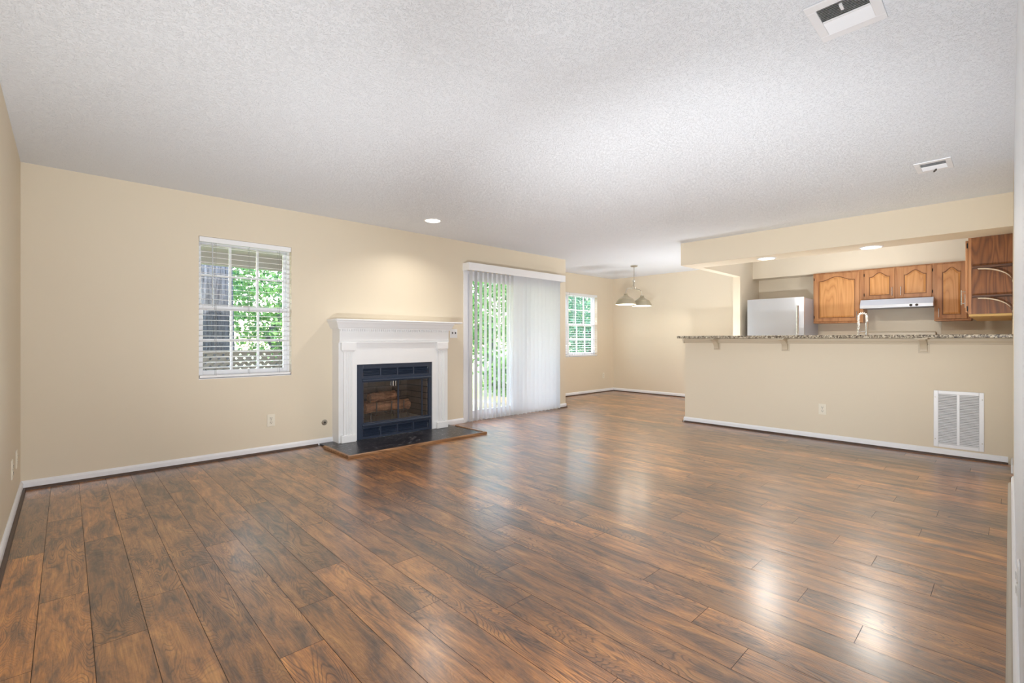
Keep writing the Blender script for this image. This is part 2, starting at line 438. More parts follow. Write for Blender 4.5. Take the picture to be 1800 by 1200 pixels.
struct(m.build('wall_foyer', M_WALL))
struct(MB().box(XH, XH+.117, YR, 3.05, 0, 1.134).build('wall_half', M_WALL), 'beige half wall under the granite bar')
m = MB(); m.box(XH, 6.55, YR, 3.11, 2.136, H)
struct(m.build('trim_1', M_WALL), 'beige dropped beam over the bar')
m = MB(); m.box(6.55, 7.887, 2.985, 3.095, 2.136, H); m.box(7.887, XD, 2.985, 3.095, 0, H)
struct(m.build('wall_kitchen', M_WALL))
struct(MB().box(8.425, XD, YR, 2.985, 2.136, H).build('trim_2', M_WALL), 'soffit above the kitchen cabinets')
# bar cap moulding on the half wall
prof = [(XH, 1.072), (XH-.008, 1.074), (XH-.012, 1.09), (XH-.022, 1.105), (XH-.03, 1.132), (XH, 1.132)]
m = MB().prism([(p[0], p[1]) for p in prof], 'y', YR+.001, 3.075)
m.prism([(3.05, 1.072), (3.058, 1.074), (3.062, 1.09), (3.072, 1.105), (3.08, 1.132), (3.05, 1.132)], 'x', XH-.03, XH+.117)
struct(m.build('trim_3', M_BRACKET))

# baseboards and shoe moulding
def bb_prof(s):   # s = +1 grows in +
    return [(0, 0), (s*.014, 0), (s*.014, .05), (s*.009, .062), (s*.004, .068), (0, .068)]
def shoe_prof(s, o=.014): return [(s*o, 0), (s*(o+.017), 0), (s*(o+.016), .007), (s*(o+.011), .014), (s*(o+.004), .018), (s*o, .018)]
def run_y(name, y, s, x0, x1, shoe=None, z=0):   # board along X on a wall at y
    m = MB().prism([(y+a, b+z) for a, b in bb_prof(s)], 'x', x0, x1); o = struct(m.build(name, M_TRIM))
    if shoe: struct(MB().prism([(y+a, b) for a, b in shoe_prof(s)], 'x', x0, x1).build('shoe_moulding', shoe, o))
def run_x(name, x, s, y0, y1, shoe=None):
    m = MB().prism([(x+a, b) for a, b in bb_prof(s)], 'y', y0, y1); o = struct(m.build(name, M_TRIM))
    if shoe: struct(MB().prism([(x+a, b) for a, b in shoe_prof(s)], 'y', y0, y1).build('shoe_moulding', shoe, o))
run_y('baseboard_front', WY, -1, XL, 2.095, None)
struct(MB().prism([(WY+a, b) for a, b in shoe_prof(-1)], 'x', XL+.014, 1.935).build('trim_4', M_SHOE))
run_y('baseboard_front_middle', WY, -1, 3.505, 3.885, None)
run_y('baseboard_front_corner', WY, -1, 5.80, 6.014, M_SHOE)
run_x('baseboard_return', 6.0, 1, WY-.014, YD, None)
run_y('baseboard_dining', YD, -1, 6.0, XD, M_SHOE)
run_x('baseboard_rear', XD, -1, 3.1, YD, M_SHOE)
run_x('baseboard_left', XL, 1, -2.4, WY, M_SHOE)
run_x('baseboard_half', XH, -1, YR+.03, 3.05, M_SHOE)
run_y('baseboard_half_end', 3.05, 1, XH-.014, XH+.117, M_SHOE)
run_y('baseboard_right', YR, 1, 1.25, 5.3, M_SHOEGREY)
run_y('baseboard_right_far', YR, 1, 5.75, XH-.014, None)

# ------------------------------------------------------------------ windows
def sash(o, x0, x1, z0, z1, y, cols, rows, st=.042, th=.03, b=.045, t=.035):
    m = MB(); m.box(x0, x0+st, y, y+th, z0, z1); m.box(x1-st, x1, y, y+th, z0, z1); m.box(x0+st, x1-st, y, y+th, z0, z0+b); m.box(x0+st, x1-st, y, y+th, z1-t, z1)
    s = m.build('sash', M_VINYL, o, bevel=.003)
    gx0, gx1, gz0, gz1 = x0+st, x1-st, z0+b, z1-t
    m = MB()
    for i in range(1, cols): xx = gx0+(gx1-gx0)*i/cols; m.box(xx-.010, xx+.010, y+.006, y+.024, gz0, gz1)
    for i in range(1, rows): zz = gz0+(gz1-gz0)*i/rows; m.box(gx0, gx1, y+.007, y+.023, zz-.010, zz+.010)
    m.build('muntin', M_VINYL, s)
    MB().box(gx0-.004, gx1+.004, y+.013, y+.017, gz0-.004, gz1+.004).build('pane', M_GLASS, s)
def window(name, units, z0, z1, y, label):
    o = None; m = MB()
    for x0, x1 in units:
        m.box(x0, x0+.010, y, y+.075, z0, z1); m.box(x1-.022, x1, y, y+.075, z0, z1)
        m.box(x0+.010, x1-.022, y, y+.075, z1-.022, z1); m.box(x0+.010, x1-.022, y, y+.075, z0, z0+.026)
    o = struct(m.build(name, M_VINYL), label)
    for x0, x1 in units:
        zm = z0 + (z1-z0)*.505
        sash(o, x0+.010, x1-.022, zm-.02, z1-.022, y+.042, 3, 2, st=.026)
        sash(o, x0+.010, x1-.022, z0+.026, zm+.022, y+.008, 3, 2, st=.034, b=.05, t=.04)
        MB().box((x0+x1)/2-.03, (x0+x1)/2+.03, y-.004, y+.012, zm+.022, zm+.032).build('sash_lock', M_NICKEL, o)
    return o
window('window_1', [(WX0, WX1)], WZ0, WZ1, WY+.062, 'white double hung window left of the fireplace')
struct(MB().box(WX0, WX1, WY+.001, WY+.062, WZ0, WZ0+.006).build('sill', M_TRIM, bpy.data.objects['window_1']))
window('window_2', [(VX0, 7.21), (7.25, VX1)], VZ0, VZ1, YD+.062, 'white window in the dining area')
struct(MB().box(7.205, 7.255, YD+.05, YD+.14, VZ0, VZ1).build('mullion', M_TRIM, bpy.data.objects['window_2']))
struct(MB().box(VX0, VX1, YD+.001, YD+.062, VZ0, VZ0+.006).build('sill', M_TRIM, bpy.data.objects['window_2']))

def h_blind(x0, x1, z0, z1, y, label, pitch=.0485, tilt=6):
    t = thing('horizontal_blind', ((x0+x1)/2, y, z1), label, 'blind', 'horizontal window blinds')
    MB().box(x0+.004, x1-.004, y-.032, y+.026, z1-.048, z1-.002).build('headrail', M_SLAT, t, bevel=.003)
    m = MB(); z = z1-.085
    while z > z0+.06:
        m.obox(((x0+x1)/2, y, z), x1-x0-.014, .049, .0032, rx=math.radians(tilt)); z -= pitch
    m.build('slats', M_SLAT, t)
    MB().box(x0+.006, x1-.006, y-.026, y+.026, z0+.012, z0+.034).build('bottom_rail', M_SLAT, t, bevel=.004)
    m = MB()
    for f in (.17, .52, .86):
        xx = x0+(x1-x0)*f
        for dy in (-.026, .026): m.box(xx-.0012, xx+.0012, y+dy-.0008, y+dy+.0008, z0+.03, z1-.04)
    m.build('ladder_cord', M_CORD, t)
    MB().tube([(x0+.105, y-.036, z1-.05), (x0+.105, y-.038, z1-.06), (x0+.106, y-.040, z1-.64)], .0045, 8).build('tilt_wand', plain('clear wand', srgb(200, 204, 206), .2), t, True)
    return t
h_blind(WX0, WX1, WZ0, WZ1, WY+.030, 'white horizontal blind with open slats in the window left of the fireplace')
h_blind(VX0, 7.225, VZ0, VZ1, YD+.030, 'white horizontal blind at the left of the dining window, mostly hidden by the corner')
h_blind(7.235, VX1, VZ0, VZ1, YD+.030, 'white horizontal blind in the right half of the dining window')

# ------------------------------------------------------------------ sliding door and vertical blind
m = MB(); y0, y1 = WY+.02, WY+.13
m.box(DX0, DX0+.05, y0, y1, .0, DZ1); m.box(DX1-.05, DX1, y0, y1, .0, DZ1); m.box(DX0+.05, DX1-.05, y0, y1, DZ1-.05, DZ1); m.box(DX0+.05, DX1-.05, y0, y1, 0, .03)
door = struct(m.build('door_1', M_VINYL, bevel=.003), 'white sliding glass patio door')
def dpanel(x0, x1, y):
    m = MB(); st = .075
    m.box(x0, x0+st, y, y+.035, .03, DZ1-.05); m.box(x1-st, x1, y, y+.035, .03, DZ1-.05); m.box(x0+st, x1-st, y, y+.035, .03, .03+.11); m.box(x0+st, x1-st, y, y+.035, DZ1-.05-.08, DZ1-.05)
    p = m.build('door_panel', M_VINYL, door, bevel=.003)
    MB().box(x0+st-.005, x1-st+.005, y+.014, y+.020, .135, DZ1-.125).build('pane', M_GLASS, p)
    return p
p1 = dpanel(DX0+.05, 4.90, WY+.035); p2 = dpanel(4.82, DX1-.05, WY+.078)
m = MB().box(DX0+.075, DX0+.095, WY+.012, WY+.034, .93, 1.17); m.build('handle', M_VINYL, p1, bevel=.004)
# casing at the left of the door
struct(MB().box(3.875, DX0+.002, WY-.018, WY, 0, 2.06).build('casing', M_TRIM, door, bevel=.003))
struct(MB().box(3.99, 4.005, WY-.004, WY+.03, 0.0, 2.04).build('track', M_VINYL, door))

vb = thing('vertical_blind', (4.85, 4.985, 2.05), 'white vertical blind with a boxed valance across the patio door', 'blind')
m = MB(); VBX0, VBX1 = 3.868, 5.842
m.box(VBX0, VBX1, 4.918, 4.926, 2.045, 2.146); m.box(VBX0, VBX0+.008, 4.926, WY, 2.045, 2.146); m.box(VBX1-.008, VBX1, 4.926, WY, 2.045, 2.146); m.box(VBX0+.008, VBX1-.008, 4.926, WY, 2.138, 2.146)
m.build('valance', M_SLAT, vb)
MB().box(VBX0+.02, VBX1-.02, 4.966, 5.004, 2.09, 2.128).build('headrail', M_SLAT, vb)
NV = 22
for i in range(NV):
    xx = 3.958 + (5.735-3.958)*i/(NV-1)
    a = math.radians((78-.4*i if i < 10 else 99 if i < NV-3 else 92) + random.uniform(-1.2, 1.2)); w = .0445
    pts = []
    n = 6
    for k in range(n+1):      # a shallow crowned vane
        t = -1+2*k/n; bow = .0045*(1-t*t)
        pts.append((xx+math.cos(a)*w*t+math.sin(a)*bow, 4.985+math.sin(a)*w*t-math.cos(a)*bow))
    back = [(p[0]+math.sin(a)*.0012, p[1]-math.cos(a)*.0012) for p in pts[::-1]]
    MB().prism(pts+back, 'z', .018+random.uniform(0, .006), 2.085).build('vane', M_VANE, vb)

# ------------------------------------------------------------------ fireplace
t = thing('hearth', (2.77, 4.66, 0), 'low black slate hearth edged in brown wood in front of the fireplace', 'hearth')
MB().box(1.952, 3.60, 4.295, WY-.001, .001, .018).build('slab', M_HEARTH, t)
def edge_prof(): return [(0, .001), (0, .022), (.006, .027), (.024, .027), (.030, .022), (.030, .001)]
MB().prism([(4.265+a, b) for a, b in edge_prof()], 'x', 1.922, 3.630).build('wood_edging', M_HEARTHTRIM, t)
MB().prism([(1.922+a, b) for a, b in edge_prof()], 'y', 4.295, 4.86).build('wood_edging', M_HEARTHTRIM, t)
MB().prism([(3.600+a, b) for a, b in edge_prof()], 'y', 4.295, 4.86).build('wood_edging', M_HEARTHTRIM, t)

mt = thing('fireplace_mantel', (2.80, 4.95, .018), 'white painted mantel surround with dentil frieze and fluted pilasters', 'fireplace mantel')
MX0, MX1 = 2.095, 3.502; BY = 4.885     # board face
HZ = .019
m = MB(); m.box(MX0, FX0-.003, BY, WY-.001, HZ, 1.09); m.box(FX1+.003, MX1, BY, WY-.001, HZ, 1.09); m.box(FX0-.003, FX1+.003, BY, WY-.001, .8465, 1.09)
m.build('backboard', M_MANTEL, mt)
MB().box(MX0, MX1, BY-.022, WY-.001, 1.112, 1.235).build('frieze', M_MANTEL, mt)
m = MB(); m.prism([(BY-.022, 1.112), (BY-.026, 1.112), (BY-.026, 1.106), (BY-.018, 1.102), (BY-.018, 1.096), (BY-.024, 1.092), (BY-.024, 1.086), (BY, 1.086), (BY, 1.0905), (WY-.001, 1.0905), (WY-.001, 1.112)], 'x', MX0-.002, MX1+.002)
m.build('moulding', M_MANTEL, mt)
m = MB(); n = 56
for i in range(n):
    x = MX0+.008+(MX1-MX0-.016)*i/n; m.box(x, x+.0135, BY-.033, BY-.020, 1.209, 1.233)
m.build('dentil', M_MANTEL, mt)
# crown under the shelf, with returns
cp = [(0, 1.233), (-.020, 1.233), (-.020, 1.243), (-.026, 1.250), (-.040, 1.285), (-.052, 1.305), (-.052, 1.318), (0, 1.318)]
y = BY-.022
m = MB()
def crown(pr):   # loft front + sides
    L = [[(MX0+d, WY-.001, z) for d, z in pr], [(MX0+d, y+d, z) for d, z in pr], [(MX1-d, y+d, z) for d, z in pr], [(MX1-d, WY-.001, z) for d, z in pr]]
    R = [[m.bm.verts.new(p) for p in l] for l in L]
    for a, b in zip(R, R[1:]):
        for i in range(len(pr)-1): m.bm.faces.new([a[i], b[i], b[i+1], a[i+1]])
    for i in (0, -1):
        m.bm.faces.new([r[i] for r in R])
crown(cp); m.build('crown', M_MANTEL, mt)
MB().prism([(4.795, 1.318), (4.790, 1.325), (4.790, 1.334), (4.795, 1.339), (WY-.001, 1.339), (WY-.001, 1.318)], 'x', 2.035, 3.668).build('shelf', M_MANTEL, mt, bevel=.003)
def pilaster(xc):
    p = MB(); x0, x1 = xc-.052, xc+.052
    yb = BY
    # fluted shaft: profile in plan
    pts = [(x0, yb), (x0, yb-.022)]
    for i in range(4):
        a = x0+.014+i*.0205; pts += [(a, yb-.022), (a+.003, yb-.014), (a+.0115, yb-.014), (a+.0145, yb-.022)]
    pts += [(x1, yb-.022), (x1, yb)]
    p.prism(pts, 'z', .095, 1.01); o = p.build('pilaster', M_MANTEL, mt)
    MB().box(xc-.082, xc+.082, yb-.036, yb, 1.004, 1.086).build('capital', M_MANTEL, o, bevel=.003)
    MB().prism([(yb, .988), (yb-.024, .988), (yb-.030, 1.004), (yb, 1.004)], 'x', xc-.066, xc+.066).build('necking', M_MANTEL, o)
    MB().box(xc-.082, xc+.082, yb-.034, yb, HZ, .098).build('base_block', M_MANTEL, o, bevel=.004)
pilaster(2.195); pilaster(3.405)

fi = thing('fireplace_insert', (2.785, 4.95, .018), 'black steel fireplace insert with louvered panels and glass doors', 'fireplace')
fy = 4.893
m = MB(); z0, z1 = .020, .845; x0, x1 = FX0+.001, FX1-.001
OX0, OX1, OZ0, OZ1 = 2.372, 3.228, .175, .668
m.box(x0, OX0, fy, fy+.02, z0, z1); m.box(OX1, x1, fy, fy+.02, z0, z1); m.box(OX0, OX1, fy, fy+.02, z0, .045); m.box(OX0, OX1, fy, fy+.02, .135, OZ0); m.box(OX0, OX1, fy, fy+.02, OZ1, .712); m.box(OX0, OX1, fy, fy+.02, .795, z1)
for z in ((.045, .135), (.712, .795)):
    for i in range(1, 4): xx = OX0+(OX1-OX0)*i/4; m.box(xx-.008, xx+.008, fy, fy+.02, *z)
m.build('face_frame', M_BLACK, fi, bevel=.002)
for (za, zb) in ((.045, .135), (.712, .795)):
    for i in range(4):
        a = OX0+(OX1-OX0)*i/4+.008; b = OX0+(OX1-OX0)*(i+1)/4-.008
        m = MB(); nl = 5
        for k in range(nl): m.obox(((a+b)/2, fy+.012, za+(zb-za)*(k+.5)/nl), b-a, .018, .0030, rx=math.radians(42))
        m.box(a, b, fy+.030, fy+.032, za, zb)
        m.build('louver_panel', M_BLACK, fi)
m = MB(); m.prism([(fy, .655), (fy-.022, .655), (fy-.030, .663), (fy-.026, .678), (fy, .690)], 'x', OX0-.014, OX1+.014)
m.build('hood_bar', M_BLACK, fi)
m = MB(); m.prism([(fy, .165), (fy-.020, .165), (fy-.024, .172), (fy-.020, .186), (fy, .190)], 'x', OX0-.014, OX1+.014)
m.prism([(fy, .138), (fy-.012, .138), (fy-.012, .146), (fy, .150)], 'x', OX0-.014, OX1+.014)
m.build('lower_bar', M_BLACK, fi)
# firebox
m = MB(); bx0, bx1, by = 2.326, 3.244, 5.40
m.box(bx0-.02, OX0+.02, fy+.021, by, .10, .76); m.box(OX1-.02, bx1+.02, fy+.021, by, .10, .76)
m.box(OX0+.02, OX1-.02, by-.03, by, .10, .76); m.box(OX0+.02, OX1-.02, fy+.034, by-.03, .12, .168)
m.build('firebox', M_BRICK, fi)
MB().box(OX0+.02, OX1-.02, fy+.034, by-.03, .715, .745).build('firebox_top', M_DARK, fi)
MB().box(2.40, 3.20, fy+.06, by-.04, .168, .178).build('ash_bed', M_ASH, fi)
# glass doors: two pairs
def gdoor(a, b, name='glass_door'):
    m = MB(); y = fy+.006; w = .006
    m.box(a, a+w, y, y+.012, OZ0+.016, OZ1-.014); m.box(b-w, b, y, y+.012, OZ0+.016, OZ1-.014); m.box(a+w, b-w, y, y+.012, OZ0+.016, OZ0+.026); m.box(a+w, b-w, y, y+.012, OZ1-.024, OZ1-.014)
    o = m.build(name, M_BLACK, fi)
    MB().box(a+w-.002, b-w+.002, y+.004, y+.008, OZ0+.024, OZ1-.022).build('glass', M_SMOKED, o)
    return o
g2 = gdoor(OX0+.002, 2.812); g3 = gdoor(2.814, 3.135); g4 = gdoor(3.137, OX1-.002)
for g, x in ((g2, 2.735), (g3, 2.765)): MB().box(x-.006, x+.006, fy-.018, fy+.006, .585, .645).build('door_handle', M_CHROME, g, bevel=.003)
# mesh curtain behind the glass: thin drop wires
def m_mesh():
    m = Mat('wire mesh curtain'); nt = m.nt; m.set(srgb(96, 84, 76), .6, .4)
    w = m.n('ShaderNodeTexWave'); w.inputs['Scale'].default_value = 32; w.bands_direction = 'X'; m.l(m.coords(), w.inputs['Vector'])
    r = m.ramp(w.outputs[0], [(.0, (.04,.04,.04)), (1.0, (.28,.28,.28))])
    tp = m.n('ShaderNodeBsdfTransparent'); mx = m.n('ShaderNodeMixShader')
    m.l(r, mx.inputs[0]); m.l(tp.outputs[0], mx.inputs[1]); m.l(m.b.outputs[0], mx.inputs[2]); m.l(mx.outputs[0], nt.nodes['Material Output'].inputs[0])
    return m.m
M_MESH = m_mesh()
for a, b in ((OX0+.022, 2.745), (2.80, OX1-.10)):
    m = MB(); n = 60; top = []; bot = []
    for i in range(n+1):
        x = a+(b-a)*i/n; y = fy+.052+.006*math.sin(i*1.1)
        top.append(m.bm.verts.new((x, y, .70))); bot.append(m.bm.verts.new((x, y, .185)))
    for i in range(n): m.bm.faces.new([top[i], top[i+1], bot[i+1], bot[i]])
    m.build('mesh_curtain', M_MESH, fi, True)

g = thing('fire_grate', (2.77, 5.14, .178), 'iron fire grate holding the logs inside the fireplace', 'grate')
m = MB()
m.tube([(2.52, 5.0, .179), (2.52, 5.0, .27), (2.53, 5.0, .285), (2.98, 5.0, .285), (2.99, 5.0, .27), (2.99, 5.0, .179)], .006, 8)
m.build('front_bar', M_IRON, g, True)
m = MB()
m.tube([(2.56, 5.25, .179), (2.56, 5.25, .25)], .007, 8); m.tube([(2.95, 5.25, .179), (2.95, 5.25, .25)], .007, 8)
m.tube([(2.55, 5.25, .25), (2.96, 5.25, .25)], .007, 8)
m.build('rear_bar', M_IRON, g, True)
for x in (2.58, 2.77, 2.93): MB().tube([(x, 5.28, .262), (x, 5.02, .250), (x, 4.985, .27), (x, 4.975, .40)], .007, 8).build('tine', M_IRON, g, True)
def log(x0, x1, yc, zc, r, label, tilt=0):
    m = MB(); n = 9; path = []; rr = []
    for i in range(n+1):
        f = i/n; path.append((x0+(x1-x0)*f, yc+random.uniform(-.006, .006)+tilt*(f-.5), zc+random.uniform(-.005, .005)+tilt*.25*(f-.5))); rr.append(r*random.uniform(.9, 1.08))
    m.tube(path, rr, 14)
    tag(m.build('firewood_log', M_LOG, None, True), label, 'log', 'logs in the fireplace')
log(2.46, 3.03, 5.058, .334, .063, 'long split log at the front of the fire grate')
log(2.52, 2.98, 5.208, .338, .063, 'log at the back of the fire grate behind the front one')
log(2.55, 2.90, 5.13, .447, .058, 'short log resting on top of the two lower logs', .05)

# ------------------------------------------------------------------ wall plates
def outlet(name, c, axis, s, label, mat=M_PLATE):
    """duplex outlet; axis = wall normal axis, s = direction into room"""
    t = thing(name, c, label, 'outlet', 'wall outlets'); cx, cy, cz = c
    def bx(mb, d0, d1, a0, a1, b0, b1):
        lo, hi = sorted((s*d0, s*d1))
        if axis == 'y': mb.box(cx+a0, cx+a1, cy+lo, cy+hi, cz+b0, cz+b1)
        else: mb.box(cx+lo, cx+hi, cy+a0, cy+a1, cz+b0, cz+b1)
    m = MB(); bx(m, 0.0002, .006, -.036, .036, -.060, .060); m.build('cover_plate', mat, t, bevel=.002)
    for dz in (.021, -.021):
        m = MB(); bx(m, .0061, .0085, -.0165, .0165, dz-.014, dz+.014); r = m.build('receptacle', mat, t, bevel=.004)
        m = MB()
        for a in (-.007, .007): bx(m, .0086, .0092, a-.0017, a+.0017, dz-.002, dz+.008)
        bx(m, .0086, .0092, -.003, .003, dz-.011, dz-.005)
        m.build('slot', M_SLOT, r)
    m = MB(); bx(m, .0061, .0075, -.003, .003, -.003, .003); m.build('screw', M_NICKEL, t)
outlet('wall_outlet', (1.478, WY, .318), 'y', -1, 'ivory wall outlet below and right of the blind covered window')
outlet('wall_outlet', (XH, 1.438, .342), 'x', -1, 'ivory wall outlet on the half wall left of the return air grille')
outlet('wall_outlet', (8.352, YD, .353), 'y', -1, 'ivory wall outlet in the dining corner under the window', M_PLATE)
outlet('wall_outlet', (XL, 4.245, .315), 'x', 1, 'ivory wall outlet on the left wall, the nearer of two there')
outlet('wall_outlet', (XL, 4.60, .315), 'x', 1, 'ivory wall outlet on the left wall, the one nearest the corner')
outlet('wall_outlet', (2.05, YR, .40), 'y', 1, 'white wall outlet on the wall at the right edge', M_WPLATE)
t = thing('gas_key_valve', (2.010, WY, .233), 'small round metal valve plate on the wall left of the mantel', 'valve plate')
MB().lathe((2.010, WY, .233), [(.030, -.0002), (.030, -.005), (.024, -.010), (.012, -.011), (.012, -.006)], 24, 'y').build('escutcheon', M_NICKEL, t, True)
MB().lathe((2.010, WY, .233), [(.0105, -.0115), (.0105, -.014)], 16, 'y').build('key_hole', M_SLOT, t)
t = thing('light_switch', (3.715, WY, 1.20), 'white double toggle switch plate beside the mantel shelf', 'switch')
MB().box(3.658, 3.772, WY-.006, WY-.0002, 1.142, 1.258).build('cover_plate', M_WPLATE, t, bevel=.002)
for x in (3.692, 3.738): MB().obox((x, WY-.010, 1.207), .010, .018, .020, rx=math.radians(25)).build('toggle', M_SLOT, t)

# ------------------------------------------------------------------ ceiling fixtures
def can(c, r, w, label, col=(1, .95, .87), spread=180):
    t = thing('recessed_light', c, label, 'ceiling light', 'recessed lights')
    MB().lathe(c, [(r, -.0003), (r, -.004), (r*.86, -.009), (r*.80, -.005), (r*.80, -.0003)], 40).build('trim_ring', M_WPLATE, t, True)
    MB().lathe(c, [(r*.795, -.0004), (r*.795, -.005)], 40).build('lens', M_LENS, t)
    l = bpy.data.lights.new('lamp', 'AREA'); l.shape = 'DISK'; l.size = r*1.5; l.energy = w; l.color = col; l.spread = math.radians(spread)
    lo = bpy.data.objects.new('lamp', l); COL.objects.link(lo); lo.parent = t; lo.location = (0, 0, -.0075)
can((2.95, 4.395, H), .100, CAN_W, 'lit recessed ceiling light in front of the fireplace', spread=136)
can((6.365, 2.09, 2.136), .11, KITCHEN_W, 'lit recessed light under the beam, left one above the bar')
can((6.425, 1.045, 2.136), .11, KITCHEN_W, 'lit recessed light under the beam, right one above the bar')

def register(x0, x1, y0, y1, n, label, lever, ta=-50, tb=40):
    t = thing('ceiling_vent', ((x0+x1)/2, (y0+y1)/2, H), label, 'vent', 'ceiling vents')
    z = H; bx = .046; by_ = .034 if y1-y0 < .3 else .05
    xa, xb, ya, yb = x0+bx, x1-bx, y0+by_, y1-by_
    m = MB()
    m.box(x0, xa, y0, y1, z-.008, z-.0003); m.box(xb, x1, y0, y1, z-.008, z-.0003); m.box(xa, xb, y0, ya, z-.008, z-.0003); m.box(xa, xb, yb, y1, z-.008, z-.0003)
    xm = (xa+xb)/2; m.box(xm-.005, xm+.005, ya, yb, z-.0085, z-.0003)
    m.build('frame', M_GRILLE, t, bevel=.003)
    MB().box(xa, xb, ya, yb, z-.0012, z-.0004).build('duct_opening', M_DARK, t)
    m = MB()
    for k in range(n):
        f = (k+.5)/n
        m.obox((xa+(xm-.005-xa)*f, (ya+yb)/2, z-.0055), .009, yb-ya, .0005, ry=math.radians(ta))
    m.build('louver', M_GRILLE, t)
    m = MB()
    for k in range(n):
        f = (k+.5)/n
        m.obox((xm+.005+(xb-xm-.005)*f, (ya+yb)/2, z-.0055), .0078, yb-ya, .0006, ry=math.radians(tb))
    m.build('louver', M_GRILLE, t)
    if lever: MB().obox((x1-.035, (y0+y1)/2, z-.014), .05, .008, .012, rz=math.radians(20)).build('damper_lever', M_IRON, t)
    else: MB().obox((x0+.075, (y0+y1)/2, z-.012), .04, .010, .008).build('damper_lever', M_GRILLE, t)
register(2.135, 2.435, .340, .567, 9, 'large white ceiling vent at the top right, nearer the camera', False)
register(4.630, 4.910, .290, .500, 9, 'smaller looking white ceiling vent with a lever toward the kitchen beam', True, -15.5, 38)

# pendant over the dining space
px, py = 7.385, 4.623
t = thing('chandelier', (px, py, H), 'two shade nickel pendant light hanging in the dining area', 'pendant light')
MB().lathe((px, py, H), [(.065, -.0003), (.065, -.008), (.05, -.020), (.012, -.024)], 28).build('canopy', M_NICKEL, t, True)
MB().lathe((px, py, 0), [(.006, H-.024), (.006, 2.175)], 12).build('stem', M_NICKEL, t, True)
MB().lathe((px, py, 0), [(.008, 2.185), (.026, 2.178), (.030, 2.168), (.022, 2.155), (.012, 2.148)], 20).build('hub', M_NICKEL, t, True)
def bez(P, n=24):
    out = []
    for i in range(n+1):
        u = i/n; q = [Vector(p) for p in P]
        while len(q) > 1: q = [q[j]*(1-u)+q[j+1]*u for j in range(len(q)-1)]
        out.append(q[0])
    return out
for s in (-1, 1):
    pa = bez([(px+s*.010, py, 2.155), (px+s*.012, py, 2.06), (px+s*.05, py, 2.035), (px+s*.09, py, 2.030)])
    pb = bez([(px+s*.09, py, 2.030), (px+s*.16, py, 2.022), (px+s*.262, py, 2.05), (px+s*.265, py, 1.905)])
    MB().tube(pa+pb[1:], .0065, 10).build('arm', M_NICKEL, t, True)
    c = (px+s*.265, py, 0)
    prof = [(.012, 1.925), (.030, 1.922), (.034, 1.905), (.030, 1.898), (.048, 1.880), (.085, 1.853), (.125, 1.832), (.133, 1.826), (.131, 1.820), (.150, 1.795), (.166, 1.765), (.176, 1.737), (.180, 1.733)]
    sh = MB().lathe(c, prof, 40, cap=False).build('shade', M_SHADE, t, True)
    inner = [(r-.004, z-.004) for r, z in prof[4:-1]]+[(.1795, 1.7325)]
    MB().lathe(c, inner, 40, cap=False).build('shade_lining', M_SHADEIN, sh, True)
    MB().lathe(c, [(.010, 1.885), (.014, 1.86), (.024, 1.835), (.030, 1.81), (.024, 1.785), (.006, 1.775)], 20).build('bulb', M_BULB, sh, True)
    l = bpy.data.lights.new('lamp', 'POINT'); l.energy = PENDANT_W; l.shadow_soft_size = .03; l.color = (1, .9, .76)
    lo = bpy.data.objects.new('lamp', l); COL.objects.link(lo); lo.parent = t; lo.location = (s*.265, 0, 1.755-H)
MB().tube([(px-.085, py, 2.030), (px+.085, py, 2.030)], .0035, 8).build('crossbar', M_NICKEL, t, True)

# ------------------------------------------------------------------ bar
tag(MB().box(5.90, 6.42, YR+.001, 3.045, 1.1345, 1.167).build('bar_countertop', M_GRANITE, bevel=.004), 'speckled granite countertop on the half wall', 'countertop')
for yc, lab in ((2.612, 'taupe corbel bracket under the bar top nearest its left end'), (1.81, 'taupe corbel bracket under the bar top, the middle of three'), (.58, 'taupe corbel bracket under the bar top above the return air grille')):
    t = thing('corbel_bracket', (XH, yc, 1.06), lab, 'bracket', 'corbels under the bar')
    MB().box(XH-.005, XH, yc-.042, yc+.042, .985, 1.071).build('back_plate', M_BRACKET, t, bevel=.002)
    MB().box(XH-.225, XH-.031, yc-.048, yc+.048, 1.122, 1.134).build('top_plate', M_BRACKET, t, bevel=.002)
    pts = [(XH-.0055, .998)]
    for k in range(11):
        a = PI/2*k/10; pts.append((XH-.03-.17*(1-math.cos(a)), 1.003+.112*math.sin(a)))
    pts += [(XH-.20, 1.1215), (XH-.031, 1.1215), (XH-.031, 1.071), (XH-.0055, 1.071)]
    MB().prism(pts, 'y', yc-.028, yc+.028).build('scroll_body', M_BRACKET, t, bevel=.002)

t = thing('return_air_grille', (XH, .334, .355), 'white louvered return air grille low on the half wall', 'vent')
gy0, gy1, gz0, gz1 = .160, .508, .083, .628
X = XH-.008
m = MB(); fr = .034; ym = (gy0+gy1)/2
m.box(X, XH-.0005, gy0, gy0+fr, gz0, gz1); m.box(X, XH-.0005, gy1-fr, gy1, gz0, gz1); m.box(X, XH-.0005, gy0+fr, gy1-fr, gz0, gz0+fr); m.box(X, XH-.0005, gy0+fr, gy1-fr, gz1-fr, gz1); m.box(X, XH-.0005, ym-.011, ym+.011, gz0+fr, gz1-fr)
m.build('frame', M_GRILLE, t, bevel=.003)
MB().box(XH-.0015, XH-.0005, gy0+fr, gy1-fr, gz0+fr, gz1-fr).build('duct_opening', M_DUCT, t)
for a, b in ((gy0+fr, ym-.011), (ym+.011, gy1-fr)):
    m = MB(); n = 32
    for k in range(n): m.obox((XH-.0045, (a+b)/2, gz0+fr+(gz1-gz0-2*fr)*(k+.5)/n), .0135, b-a, .0014, ry=math.radians(-55))
    m.build('louver', M_GRILLE, t)
